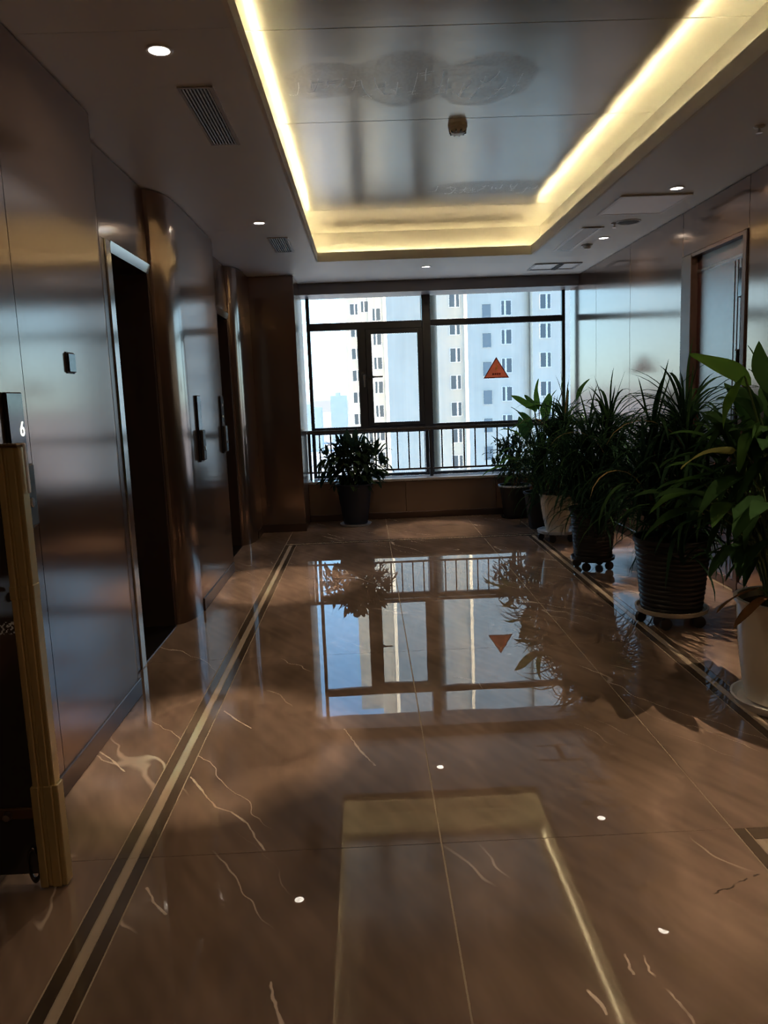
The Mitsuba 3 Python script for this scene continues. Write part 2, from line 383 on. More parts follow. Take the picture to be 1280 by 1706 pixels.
def pane(x0, x1, z0, z1):
    k = num(W1 + '__pane')
    scene[k] = {'type': 'rectangle', 'to_world': T().translate([(x0 + x1) / 2, 9.005, (z0 + z1) / 2]).rotate([1, 0, 0], 90).scale([(x1 - x0) / 2, (z1 - z0) / 2, 1]), 'bsdf': {'type': 'ref', 'id': 'm_glass'}}
pane(-0.598, 0.688, 2.225, 2.58); pane(0.785, 2.30, 2.225, 2.58)
pane(-0.598, -0.06, 1.04, 2.155); pane(0.785, 2.30, 1.045, 2.17)
pane(-0.68, -0.635, 0.456, 2.60); pane(2.336, 2.40, 0.456, 2.60)
pane(-0.598, 0.688, 0.485, 0.97); pane(0.785, 2.30, 0.485, 0.98)

# ------------------------------------------------------------------ setting: ceiling with a lit tray
TX0, TX1, TY0, TY1, OFF = -0.383, 1.594, 2.20, 7.33, 0.105
hole = sbox(TX0, TY0, TX1, TY1)
put('ceiling', prism(sbox(-1.78, YB, 2.43, 9.1).difference(sbox(TX0 - OFF, TY0 - OFF, TX1 + OFF, TY1 + OFF)), ZC + 0.015, 3.05), 'm_cove')
tag('ceiling', 'grey painted lobby ceiling around a warm lit rectangular tray', None, None, 'structure')
for a, b in ((YB, -0.2), (-0.2, 2.825), (2.825, 5.9), (5.9, 9.1)):
    cut = sbox(-1.78, a + 0.001, 2.43, b - 0.001).difference(hole)
    for g in getattr(cut, 'geoms', [cut]):
        part('ceiling', 'soffit_board', prism(g, ZC, ZC + 0.0145), 'm_ceiling')
lip = sbox(TX0 - 0.018, TY0 - 0.018, TX1 + 0.018, TY1 + 0.018).difference(hole)
part('ceiling', 'tray_lip', prism(lip, ZC - 0.001, 2.71), 'm_cove')
part('ceiling', 'tray_cap', box(-1.78, 2.43, YB, 9.1, 3.0, 3.05), 'm_cove')
for a, b in ((TY0 - OFF, 3.46), (3.46, 4.555), (4.555, 6.56), (6.56, TY1 + OFF)):
    part('ceiling', 'tray_panel', box(TX0 - OFF, TX1 + OFF, a + 0.002, b - 0.002, ZT, ZT + 0.02, 0.001), 'm_tray')

def etched_marks(seed, patches):
    """Fine pale hand-written looking strokes printed on the tray panels."""
    r = np.random.default_rng(seed)
    out = []
    for cx, cy, rx, ry, n in patches:
        for i in range(n):
            x, y = cx + rx * (2 * (i + r.uniform(0.2, 0.8)) / n - 1), cy + ry * r.uniform(-0.5, 0.1)
            L, bend = ry * r.uniform(0.35, 1.0), r.uniform(-0.25, 0.25)
            t = np.linspace(0, 1, 7)
            pts = np.stack([x + bend * L * t ** 2, y + L * t], 1)
            if r.uniform() < 0.55:
                a = np.linspace(0, r.uniform(2, 4.5), 6)[1:]
                rr = r.uniform(0.015, 0.035)
                pts = np.vstack([pts, pts[-1] + rr * np.stack([1 - np.cos(a), np.sin(a)], 1) * [r.choice([-1, 1]), 1]])
            lines = [pts]
            for _ in range(int(r.integers(0, 3))):
                m = pts[int(r.integers(1, len(pts)))]
                lines.append(np.stack([m + np.array([-0.025, 0.008]) * r.uniform(0.5, 1.4), m, m + np.array([0.028, -0.012]) * r.uniform(0.5, 1.4)]))
            for l in lines:
                w = r.uniform(0.0016, 0.003)
                d = np.gradient(l, axis=0); d /= np.linalg.norm(d, axis=1, keepdims=True) + 1e-9
                nrm = np.stack([-d[:, 1], d[:, 0]], 1) * w
                v = np.vstack([np.c_[l + nrm, np.full(len(l), ZT - 0.0006)], np.c_[l - nrm, np.full(len(l), ZT - 0.0006)]])
                k = len(l)
                f = [q for a in range(k - 1) for q in ([a, a + 1, k + a], [a + 1, k + a + 1, k + a])]
                out.append(trimesh.Trimesh(v, np.array(f), process=False))
    k = part('ceiling', 'etched_marks', cat(*out), 'm_mark')
    tag(k, None, None, None, 'stuff')
scene['m_mark'] = prin((0.92, 0.91, 0.87), 0.38, 0.5)
etched_marks(5, ((-0.13, 4.0, 0.17, 0.20, 6), (0.24, 4.02, 0.22, 0.30, 7), (0.66, 4.05, 0.20, 0.30, 7), (0.98, 6.02, 0.40, 0.17, 12)))

def led(x0, x1, y0, y1, label):
    k = num('led_strip')
    z = ZC + 0.034
    put(k, box(x0, x1, y0, y1, ZC + 0.015, z), 'm_white')
    p = trimesh.Trimesh([[x0, y0, z + 0.001], [x1, y0, z + 0.001], [x1, y1, z + 0.001], [x0, y1, z + 0.001]], [[0, 1, 2], [0, 2, 3]])
    put(num(k + '__diode_band'), p, 'm_white', emitter={'type': 'area', 'radiance': rgb(LED_L)})
    tag(k, label, 'light strip')
led(TX0 - 0.075, TX0 - 0.06, TY0 + 0.1, TY1, 'warm light strip hidden behind the left lip of the ceiling tray')
led(TX1 + 0.06, TX1 + 0.075, TY0 + 0.1, TY1, 'warm light strip hidden behind the right lip of the ceiling tray')
led(TX0, TX1, TY1 + 0.06, TY1 + 0.075, 'warm light strip hidden behind the window-side lip of the ceiling tray')
led(TX0, TX1, TY0 - 0.075, TY0 - 0.06, 'warm light strip behind the tray lip farthest from the window')

# ------------------------------------------------------------------ ceiling fittings
def downlight(x, y, label=None, cut=14.0):
    k = num('downlight')
    tag(k, label or 'unseen downlight added behind the viewer to raise the ambient light', 'downlight', 'recessed ceiling downlights')
    part(k, 'trim_ring', lathe([(0.038, 0.0), (0.038, -0.004), (0.046, -0.006), (0.050, -0.003), (0.050, 0.0)], (x, y, ZC), 32), 'm_white', 30)
    part(k, 'lens', lathe([(0.0, -0.0035), (0.038, -0.0035), (0.038, -0.001), (0.0, -0.001)], (x, y, ZC), 32), 'm_white', emitter={'type': 'area', 'radiance': rgb(np.array([1.0, 0.90, 0.76]) * 5.0)})
    scene[k + '_beam'] = {'type': 'spot', 'to_world': T().look_at(origin=[x, y, ZC - 0.01], target=[x, y, 0], up=[0, 1, 0]),
                          'intensity': rgb(DOWN_TINT * DOWN_I), 'cutoff_angle': cut, 'beam_width': 4.0}
    scene[k + '_spill'] = {**scene[k + '_beam'], 'intensity': rgb(DOWN_TINT * DOWN_SPILL), 'cutoff_angle': 80.0, 'beam_width': 30.0}
downlight(-0.685, 2.972, 'round lit downlight left of the tray, nearest, beside the long grille')
downlight(-0.699, 5.697, 'round lit downlight left of the tray, beside the small grille')
downlight(0.654, 7.803, 'round lit downlight between the tray and the window')
downlight(2.058, 5.125, 'round lit downlight beside the white ceiling panel above the glass door')
downlight(2.063, 6.669, 'round lit downlight by the long ceiling frame near the right wall')
downlight(2.06, 2.04, 'round downlight high above the inlaid floor corner at the lower right', 38.0)
downlight(2.06, 3.58, 'round downlight above the white pot at the right edge')
for x, y in ((0.0, -0.4), (0.654, -2.2)): downlight(x, y)  # unseen lamps added behind the viewer to lift the ambient light

def grille(x0, x1, y0, y1, n, label):
    k = num('air_grille')
    tag(k, label, 'air vent', 'slatted air vents in the ceiling')
    z = ZC
    part(k, 'frame', cat(box(x0 - 0.012, x0, y0 - 0.012, y1 + 0.012, z - 0.006, z + 0.004), box(x1, x1 + 0.016, y0 - 0.012, y1 + 0.012, z - 0.008, z + 0.004),
                         box(x0, x1, y0 - 0.012, y0, z - 0.006, z + 0.004), box(x0, x1, y1, y1 + 0.012, z - 0.006, z + 0.004)), 'm_vent_slat')
    part(k, 'backing', box(x0, x1, y0, y1, z - 0.0018, z + 0.002), 'm_vent_dark')
    for i in range(n):
        x = x0 + (i + 0.5) * (x1 - x0) / n
        b = box(-0.0030, 0.0030, y0, y1, -0.0022, 0.0022)
        b.apply_transform(trimesh.transformations.rotation_matrix(0.6, [0, 1, 0])); b.apply_translation((x, 0, z - 0.0042))
        part(k, 'slat', b, 'm_vent_slat')
grille(-0.69, -0.575, 3.31, 3.99, 8, 'long slatted ceiling vent beside the nearest left downlight')
grille(-0.70, -0.565, 6.22, 6.79, 8, 'smaller looking slatted ceiling vent near the far left downlight')

k = num('ceiling_panel')
tag(k, 'large pale square access panel in the ceiling above the glass door', 'access panel')
part(k, 'panel', box(1.765, 2.20, 5.28, 5.77, ZC - 0.010, ZC + 0.002, 0.001), 'm_offwhite_metal')
part(k, 'frame', cat(box(2.20, 2.222, 5.262, 5.79, ZC - 0.012, ZC + 0.002), box(1.742, 1.765, 5.262, 5.79, ZC - 0.012, ZC + 0.002), box(1.765, 2.20, 5.77, 5.79, ZC - 0.012, ZC + 0.002), box(1.765, 2.20, 5.262, 5.28, ZC - 0.012, ZC + 0.002)), 'm_white')
k = num('ceiling_panel')
tag(k, 'pale ceiling panel with a dark cross bar next to the window pelmet', 'access panel')
part(k, 'panel', box(1.765, 2.20, 7.875, 8.20, ZC - 0.004, ZC + 0.002, 0.001), 'm_white')
part(k, 'frame', cat(box(2.20, 2.222, 7.855, 8.22, ZC - 0.012, ZC + 0.002), box(1.742, 1.765, 7.855, 8.22, ZC - 0.012, ZC + 0.002), box(1.765, 2.20, 8.20, 8.22, ZC - 0.012, ZC + 0.002), box(1.765, 2.20, 7.855, 7.875, ZC - 0.012, ZC + 0.002)), 'm_vent_slat')
part(k, 'cross_bar', box(1.99, 2.04, 7.87, 8.21, ZC - 0.016, ZC - 0.003, 0.002), 'm_vent_dark')
k = num('linear_diffuser')
tag(k, 'narrow grey ceiling slot with two white edge strips on the right', 'air vent')
part(k, 'tray', box(1.775, 1.905, 6.24, 7.15, ZC - 0.003, ZC + 0.002), 'm_vent_slat')
for a, b in ((1.755, 1.775), (1.905, 1.93)):
    part(k, 'edge_strip', box(a, b, 6.22, 7.17, ZC - 0.010, ZC + 0.002, 0.002), 'm_white')
part(k, 'end_strip', box(1.775, 1.905, 6.22, 6.24, ZC - 0.010, ZC + 0.002), 'm_vent_slat')
k = num('ceiling_speaker')
tag(k, 'round dark speaker grille in the ceiling behind the white panel', 'speaker')
part(k, 'grille', lathe([(0, -0.006), (0.07, -0.006), (0.082, -0.002), (0.082, 0.0), (0, 0.0)], (2.07, 6.08, ZC), 32), 'm_vent_dark', 30)
part(k, 'ring', lathe([(0.082, 0.0), (0.082, -0.006), (0.094, -0.005), (0.096, 0.0)], (2.07, 6.08, ZC), 32), 'm_vent_slat', 30)
def sprinkler(x, y, label):
    k = num('sprinkler')
    tag(k, label, 'sprinkler')
    part(k, 'escutcheon', lathe([(0, 0.0), (0.028, 0.0), (0.026, -0.006), (0.012, -0.010), (0, -0.010)], (x, y, ZC), 24), 'm_white', 30)
    part(k, 'head', lathe([(0, -0.008), (0.007, -0.010), (0.007, -0.028), (0.016, -0.030), (0.016, -0.033), (0, -0.034)], (x, y, ZC), 16), 'm_steel', 30)
sprinkler(1.976, 6.12, 'small white sprinkler head beside the round ceiling speaker')
sprinkler(2.011, 3.99, 'tiny bright sprinkler head in the bare ceiling at the upper right')
k = num('smoke_detector')
tag(k, 'small white detector beside the long ceiling slot', 'smoke detector')
part(k, 'base', lathe([(0, 0), (0.05, 0), (0.05, -0.010), (0.045, -0.012), (0, -0.012)], (2.006, 6.965, ZC), 28), 'm_white', 30)
part(k, 'chamber', lathe([(0, -0.012), (0.036, -0.012), (0.036, -0.024), (0.028, -0.034), (0, -0.036)], (2.006, 6.965, ZC), 28), 'm_white', 30)
k = num('smoke_detector')
sx, sy = 0.595, 4.66
tag(k, 'beige domed smoke detector hanging under the shiny tray ceiling', 'smoke detector')
part(k, 'base', lathe([(0, 0), (0.056, 0), (0.056, -0.014), (0.050, -0.018), (0, -0.018)], (sx, sy, ZT), 32), 'm_plastic_cream', 30)
part(k, 'dome', lathe([(0, -0.018), (0.050, -0.018), (0.052, -0.030), (0.046, -0.044), (0.030, -0.050), (0, -0.052)], (sx, sy, ZT), 32), 'm_plastic_cream', 30)
for a in range(10):
    t = a * math.pi / 5
    b = box(0.030, 0.0490, -0.004, 0.004, -0.0485, -0.037, 0.001)
    b.apply_transform(trimesh.transformations.rotation_matrix(t, [0, 0, 1])); b.apply_translation((sx, sy, ZT))
    part(k, 'slot', b, 'm_matte_black')

# ------------------------------------------------------------------ fittings on the left wall
k = num('call_sensor')
tag(k, 'small black square plate on the nearest bronze wall panel', 'wall plate')
part(k, 'plate', box(XL, XL + 0.012, 3.008, 3.078, 1.512, 1.585, 0.003), 'm_black')
part(k, 'rim', box(XL, XL + 0.004, 3.004, 3.082, 1.508, 1.589, 0.001), 'm_matte_black')

def face_text(s, h, x, y, z, depth=0.0015, bold=True):
    """Lettering that stands on a wall facing +x."""
    m = meshkit.text_mesh(s, h, depth, bold)
    m.apply_transform(np.array([[0, 0, 1, x], [1, 0, 0, y], [0, 1, 0, z], [0, 0, 0, 1.0]]))
    return m
def call_panel(y, label, lit=None, buttons=0):
    k = num('lift_call_station')
    tag(k, label, 'lift call panel')
    part(k, 'plate', box(XL, XL + 0.014, y, y + 0.115, 0.985, 1.432, 0.004), 'm_black')
    part(k, 'module', box(XL + 0.012, XL + 0.034, y + 0.012, y + 0.103, 0.995, 1.20, 0.006), 'm_matte_black')
    part(k, 'push_button', lathe([(0, 0), (0.016, 0), (0.016, 0.004), (0.012, 0.007), (0, 0.007)], (0, 0, 0), 20).apply_transform(
        np.array([[0, 0, 1, XL + 0.0335], [1, 0, 0, y + 0.057], [0, 1, 0, 1.075], [0, 0, 0, 1.0]])), 'm_steel', 30)
    if lit:
        part(k, 'floor_number', face_text(lit, 0.045, XL + 0.0142, y + 0.066, 1.292), 'm_white', emitter={'type': 'area', 'radiance': rgb(1.3, 1.35, 1.1)})
    for i in range(buttons):
        part(k, 'push_button', lathe([(0, 0), (0.011, 0), (0.010, 0.004), (0, 0.005)], (0, 0, 0), 16).apply_transform(
            np.array([[0, 0, 1, XL + 0.0138], [1, 0, 0, y + 0.057], [0, 1, 0, 1.36 - 0.09 * i], [0, 0, 0, 1.0]])), 'm_white', 30)
call_panel(2.452, 'black lift call panel with lit floor number above the brass stand', '6')
call_panel(5.20, 'tall black call panel on the panel after the first lift portal')
call_panel(6.05, 'black call panel with pale buttons just before the far lift portal', None, 2)

# ------------------------------------------------------------------ brass notice stand
k = num('notice_stand')
tag(k, 'brass framed notice stand with dark board by the left wall', 'notice stand')
def prof_post(x, y, z0, z1, w, name):
    """A ribbed brass post: four ribs of different width side by side."""
    ms = []
    for a, b, d in ((0.0, 0.30, 0.010), (0.30, 0.46, 0.004), (0.46, 0.80, 0.008), (0.80, 1.0, 0.002)):
        ms.append(box(x - w / 2 + a * w, x - w / 2 + b * w, y - 0.020 - d, y + 0.020, z0, z1, 0.0025))
    return part(k, name, cat(*ms), 'm_brass')
prof_post(-0.960, 2.09, 0.30, 1.278, 0.060, 'post')
prof_post(-0.958, 2.085, 0.005, 0.315, 0.075, 'post_foot')
prof_post(-0.960, 2.088, 0.86, 0.90, 0.064, 'post_collar')
part(k, 'post_cap', box(-0.993, -0.927, 2.055, 2.115, 1.278, 1.286, 0.003), 'm_brass_dark')
part(k, 'painted_glint', box(-0.926, -0.920, 2.085, 2.10, 1.15, 1.285, 0.002), 'm_white')  # pale strip painted in for the highlight along the post edge
def board(p, n, uv):
    blue = smoothstep(0.42, 0.5, fbm(p.x * 26, p.z * 22, 2.0, 3)) * smoothstep(0.80, 0.83, p.z) * (1 - smoothstep(0.90, 0.93, p.z)) * (1 - smoothstep(-1.0, -0.99, p.x))
    white = smoothstep(0.55, 0.6, noise(p.x * 240, p.z * 240, 4.0)) * smoothstep(0.755, 0.76, p.z) * (1 - smoothstep(0.79, 0.795, p.z))
    return mix(mix((0.030, 0.026, 0.022), (0.32, 0.50, 0.80), blue), (0.85, 0.88, 0.90), white)
scene['m_board'] = prin(mikit.proc(board), 0.15)
part(k, 'board', box(-1.126, -0.985, 2.088, 2.098, 0.03, 1.25, 0.002), 'm_board')
part(k, 'lower_rail', cat(box(-1.126, -1.004, 2.080, 2.106, 0.205, 0.24, 0.004)), 'm_brass_dark')
part(k, 'knob', lathe([(0, 0), (0.010, 0), (0.014, 0.008), (0.010, 0.020), (0, 0.022)], (0, 0, 0), 18).apply_transform(np.array([[1, 0, 0, -1.075], [0, 0, -1, 2.081], [0, 1, 0, 0.222], [0, 0, 0, 1.0]])), 'm_steel', 30)
ring = trimesh.creation.torus(0.045, 0.008, 28, 10)
ring.apply_transform(np.array([[0.35, 0, 0, -1.020], [0, 0, 1, 2.085], [0, 1.1, 0, 0.062], [0, 0, 0, 1.0]]))
part(k, 'foot_ring', ring, 'm_steel_dark', 40)

# ------------------------------------------------------------------ railing in front of the window
k = num('safety_railing')
tag(k, 'dark metal safety railing with vertical bars inside the window', 'railing')
part(k, 'top_rail', box(-0.68, 2.40, 8.785, 8.825, 0.985, 1.015, 0.006), 'm_steel_dark')
part(k, 'cap_rail', box(-0.68, 2.40, 8.79, 8.82, 1.016, 1.026, 0.003), 'm_steel')
part(k, 'bottom_rail', box(-0.68, 2.40, 8.793, 8.817, 0.535, 0.555, 0.004), 'm_steel_dark')
x = -0.667
while x < 2.38:
    part(k, 'baluster', box(x - 0.007, x + 0.007, 8.798, 8.812, 0.55, 0.99), 'm_alu')
    x += 0.1275
for x in (0.735,):
    part(k, 'post', box(x - 0.02, x + 0.02, 8.786, 8.824, 0.457, 0.99, 0.004), 'm_alu')
for x in (-0.655, 2.37):
    part(k, 'post', box(x - 0.012, x + 0.012, 8.79, 8.82, 0.457, 0.99, 0.004), 'm_alu')

# warning sticker on the pane
k = num('warning_sticker')
tag(k, 'red triangular warning sticker on the right window pane', 'sticker')
def flat_xz(poly, y0, y1):
    m = prism(poly, 0, y1 - y0)
    m.apply_transform(np.array([[1, 0, 0, 0], [0, 0, 1, y0], [0, 1, 0, 0], [0, 0, 0, 1.0]]))
    m.fix_normals()
    return m
tri = Polygon([(1.538, 1.785), (1.387, 1.545), (1.684, 1.545)])
scene['m_red'] = {'type': 'principledthin', 'base_color': rgb(0.52, 0.09, 0.035), 'roughness': 0.4, 'diff_trans': 0.8, 'eta': 1.4}
scene['m_red_dark'] = diffuse((0.22, 0.03, 0.02))
scene['m_yellow'] = diffuse((0.85, 0.45, 0.12))
part(k, 'sheet', trimesh.Trimesh([[1.538, 9.0, 1.785], [1.387, 9.0, 1.545], [1.684, 9.0, 1.545]], [[0, 1, 2]]), 'm_red')
part(k, 'border', flat_xz(tri.difference(tri.buffer(-0.010, join_style=2)), 8.9985, 8.9995), 'm_red_dark')
part(k, 'bolt', flat_xz(Polygon([(1.545, 1.705), (1.520, 1.655), (1.536, 1.655), (1.526, 1.620), (1.556, 1.668), (1.540, 1.668), (1.553, 1.705)]), 8.9985, 8.9995), 'm_yellow')
part(k, 'caption', cat(*[flat_xz(sbox(1.490 + i * 0.026, 1.580, 1.508 + i * 0.026, 1.602), 8.9985, 8.9995) for i in range(4)]), 'm_red_dark')

# ------------------------------------------------------------------ plants
rng = np.random.default_rng(7)
def leaf(L, w, th0, curl, n=8, prof='strap', fold=0.25, wav=0.0, seed=0):
    """A leaf that starts at the origin towards +x at the elevation th0 (degrees) and bends down by curl degrees."""
    r = np.random.default_rng(seed)
    t = np.linspace(0, 1, n + 1)
    a = np.radians(th0 - curl * t ** 1.25)
    ds = L / n
    x = np.concatenate([[0], np.cumsum(np.cos((a[1:] + a[:-1]) / 2) * ds)])
    z = np.concatenate([[0], np.cumsum(np.sin((a[1:] + a[:-1]) / 2) * ds)])
    if prof == 'strap':
        ww = w * np.clip(0.55 + 1.6 * t, 0, 1) * np.clip((1 - t) / 0.45, 0.0, 1) ** 0.7
    elif prof == 'broad':
        ww = w * np.sin(np.pi * np.clip(t * 0.97 + 0.03, 0, 1) ** 0.72) ** 0.8
    else:
        ww = w * np.sin(np.pi * np.clip(t * 0.96 + 0.04, 0, 1)) ** 0.8
    side = wav * L * np.sin(t * 5 + r.uniform(0, 6))
    nx, nz = -np.sin(a), np.cos(a)
    v = []
    for i in range(n + 1):
        e = fold * ww[i] / 2
        rip = wav * w * math.sin(9 * t[i] + seed)
        v += [[x[i] + nx[i] * (e + rip), side[i] + ww[i] / 2, z[i] + nz[i] * (e + rip)], [x[i], side[i], z[i]], [x[i] + nx[i] * (e - rip), side[i] - ww[i] / 2, z[i] + nz[i] * (e - rip)]]
    f = []
    for i in range(n):
        p, q = 3 * i, 3 * i + 3
        f += [[p, p + 1, q + 1], [p, q + 1, q], [p + 1, p + 2, q + 2], [p + 1, q + 2, q + 1]]
    return trimesh.Trimesh(np.array(v), np.array(f), process=False)

def ply_of(mesh, smooth=True):
    return mikit.ply(mesh, None, smooth=smooth)
# shared strap leaves: from upright to hanging
STRAPS, STRAP_M = [], []
for i, (th, cu) in enumerate(((84, 25), (76, 60), (68, 95), (60, 120), (50, 125), (40, 118), (28, 110), (15, 98), (70, 140), (45, 140), (82, 8), (58, 85))):
    STRAP_M.append(leaf(0.56, 0.021, th, cu, 8, 'strap', 0.35, 0.012, i))
    STRAPS.append(ply_of(STRAP_M[-1]))
def place(d, bsdf, at, rz, sc=1.0, tilt=0.0, wide=1.0):
    m = T().translate([float(v) for v in at]).rotate([0, 0, 1], float(rz)).rotate([0, 1, 0], float(tilt)).scale([float(sc), float(sc * wide), float(sc)])
    return {**d, 'to_world': m, 'bsdf': {'type': 'ref', 'id': bsdf}}
def leaf_part(plant, d, bsdf, *a, **k):
    scene[num(plant + '__leaf')] = place(d, bsdf, *a, **k)

def ribbed_pot(plant, x, y, z0, z1, r0, r1, n, m, rib=0.006):
    prof = [(0, z0)]
    for i in range(n):
        for s_, o in ((0.0, 0.0), (0.25, 0.7), (0.5, 1.0), (0.75, 0.7)):
            t = (i + s_) / n
            prof.append((r0 + (r1 - r0) * t + rib * o, z0 + (z1 - 0.03 - z0) * t))
    prof += [(r1, z1 - 0.03), (r1 + 0.014, z1 - 0.026), (r1 + 0.016, z1), (r1 + 0.004, z1), (r1 - 0.006, z1 - 0.05), (0, z1 - 0.05)]
    part(plant, 'pot', lathe(prof, (x, y, 0), 44), m, 50)
    part(plant, 'soil', lathe([(0, z1 - 0.045), (r1 - 0.008, z1 - 0.045), (r1 - 0.012, z1 - 0.035), (0, z1 - 0.028)], (x, y, 0), 28), 'm_soil', 40)
def smooth_pot(plant, x, y, z0, z1, prof_r, m, lipw=0.012):
    zs = np.linspace(0, 1, len(prof_r))
    prof = [(0, z0)] + [(r, z0 + (z1 - z0) * t) for r, t in zip(prof_r, zs)]
    r1 = prof_r[-1]
    prof += [(r1 + lipw, z1 - 0.004), (r1 + lipw, z1 + 0.012), (r1 - 0.004, z1 + 0.012), (r1 - 0.012, z1 - 0.04), (0, z1 - 0.04)]
    part(plant, 'pot', lathe(prof, (x, y, 0), 44), m, 40)
    part(plant, 'soil', lathe([(0, z1 - 0.036), (r1 - 0.013, z1 - 0.036), (r1 - 0.016, z1 - 0.026), (0, z1 - 0.02)], (x, y, 0), 28), 'm_soil', 40)
def dolly(plant, x, y, r, z, m, wheel='m_matte_black', n=5, rot=0.4):
    d = part(plant, 'plant_trolley', lathe([(0, z - 0.012), (r - 0.02, z - 0.012), (r - 0.004, z - 0.004), (r, z + 0.020), (r - 0.010, z + 0.020), (r - 0.018, z + 0.002), (0, z + 0.002)], (x, y, 0), 44), m, 35)
    for i in range(n):
        a = rot + i * 2 * math.pi / n
        wx, wy = x + (r - 0.035) * math.cos(a), y + (r - 0.035) * math.sin(a)
        c = trimesh.creation.cylinder((z - 0.016) / 2, 0.020, sections=20)
        c.apply_transform(trimesh.transformations.rotation_matrix(math.pi / 2, [1, 0, 0])); c.apply_transform(trimesh.transformations.rotation_matrix(a * 2.3, [0, 0, 1]))
        c.apply_translation((wx, wy, (z - 0.016) / 2))
        put(num(d + '__caster'), cat(c, rod((wx, wy, (z - 0.016) / 2), (wx, wy, z - 0.010), 0.008)), wheel)

def strap_plant(plant, x, y, zr, zmax, rad, heads, per, seed, size=1.0, lean=(0.0, 0.0), low=True, inner=50):
    """Several canes, each with a rosette of arching strap leaves. zr: pot rim height, zmax: the height of the highest rosette."""
    r = np.random.default_rng(seed)
    inn = []
    for i in range(heads):
        a = i * 2.4 + r.uniform(-0.3, 0.3)
        q = math.sqrt((i + 0.3) / heads)
        hx, hy = x + lean[0] + rad * q * math.cos(a), y + lean[1] + rad * q * math.sin(a)
        hx = min(hx, 1.88)
        hz = zmax - (zmax - zr) * (0.95 * q ** 1.6 if low else 0.6 * q ** 2) - r.uniform(0, 0.06)
        b = (x + 0.4 * rad * q * math.cos(a) * 0.6, y + 0.4 * rad * q * math.sin(a) * 0.6, zr - 0.05)
        tt = np.linspace(0, 1, 6)[:, None]
        mid = np.array([(b[0] * 0.7 + hx * 0.3), (b[1] * 0.7 + hy * 0.3), (b[2] + hz) / 2 + 0.03])
        pts = (1 - tt) ** 2 * np.array(b) + 2 * tt * (1 - tt) * mid + tt ** 2 * np.array([hx, hy, hz])
        part(plant, 'cane', tube(pts, np.linspace(0.012, 0.009, 6), 7), 'm_cane', True)
        for j in range(per):
            u = (j + r.uniform(0, 1)) / per
            rz = math.degrees(j * 2.39996 + r.uniform(-0.4, 0.4))
            which = 10 if u < 0.05 else 0 if u < 0.12 else int(r.choice([1, 11, 2])) if u < 0.32 else int(r.choice([2, 3, 8])) if u < 0.55 else int(r.choice([3, 4, 9, 8])) if u < 0.8 else int(r.choice([5, 6, 7, 9]))
            sc = size * r.uniform(0.72, 1.18) * (0.8 if u < 0.15 else 1.0)
            bs = 'm_strap_dry' if r.uniform() < 0.02 else ('m_strap_1', 'm_strap_2', 'm_strap_3')[int(r.choice([0, 0, 1, 2, 2]))]
            at = (hx, hy, hz - 0.10 * u + 0.03)
            leaf_part(plant, STRAPS[which], bs, at, rz, sc, r.uniform(-10, 10), r.uniform(0.8, 1.35))
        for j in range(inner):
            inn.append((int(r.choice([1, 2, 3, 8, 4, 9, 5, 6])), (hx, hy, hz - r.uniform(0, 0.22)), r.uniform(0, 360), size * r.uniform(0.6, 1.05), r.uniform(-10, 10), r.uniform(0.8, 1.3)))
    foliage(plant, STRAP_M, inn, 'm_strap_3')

def foliage(plant, src, items, bsdf, name='inner_foliage'):
    """The many inner leaves that nobody could count, joined into one mesh."""
    vs, fs, n0 = [], [], 0
    for which, at, rz, sc, tilt, wide in items:
        m = src[which]
        M = trimesh.transformations.translation_matrix(at) @ trimesh.transformations.rotation_matrix(math.radians(rz), [0, 0, 1]) @ trimesh.transformations.rotation_matrix(math.radians(tilt), [0, 1, 0]) @ np.diag([sc, sc * wide, sc, 1.0])
        vs.append(m.vertices @ M[:3, :3].T + M[:3, 3]); fs.append(m.faces + n0); n0 += len(m.vertices)
    k = part(plant, name, trimesh.Trimesh(np.vstack(vs), np.vstack(fs), process=False), bsdf, True)
    tag(k, None, None, None, 'stuff')

# broad leaves
BROAD_M = [leaf(0.28, 0.105, th, cu, 9, 'broad', 0.22, 0.03, 40 + i) for i, (th, cu) in enumerate(((70, 40), (55, 70), (35, 70), (15, 60), (80, 20), (0, 50), (-25, 40)))]
BROADS = [ply_of(m) for m in BROAD_M]
def broad_plant(plant, x, y, zr, ztop, spread, n, seed, size=1.0, mats=('m_broad_1', 'm_broad_2', 'm_broad_2'), droop=0.75):
    r = np.random.default_rng(seed)
    for i in range(n):
        q = math.sqrt((i + 0.5) / n)
        a = i * 2.39996 + r.uniform(-0.3, 0.3)
        h = zr + (ztop - zr) * (1 - droop * q ** 1.7) * r.uniform(0.86, 1.0)
        tip = np.array([x + spread * q * math.cos(a), y + spread * q * math.sin(a), h])
        b = np.array([x + 0.05 * math.cos(a), y + 0.05 * math.sin(a), zr - 0.03])
        mid = np.array([x + 0.25 * spread * q * math.cos(a), y + 0.25 * spread * q * math.sin(a), h * 0.75 + zr * 0.25])
        tt = np.linspace(0, 1, 7)[:, None]
        pts = (1 - tt) ** 2 * b + 2 * tt * (1 - tt) * mid + tt ** 2 * tip
        part(plant, 'leaf_stalk', tube(pts, np.linspace(0.007, 0.004, 7), 5), 'm_stalk', True)
        w = int(r.choice([4, 0])) if q < 0.35 else int(r.choice([0, 1, 2])) if q < 0.7 else int(r.choice([2, 3, 5, 6]))
        leaf_part(plant, BROADS[w], mats[int(r.integers(len(mats)))], tip, math.degrees(a) + r.uniform(-25, 25), size * r.uniform(0.75, 1.15), r.uniform(-10, 10), r.uniform(0.85, 1.15))
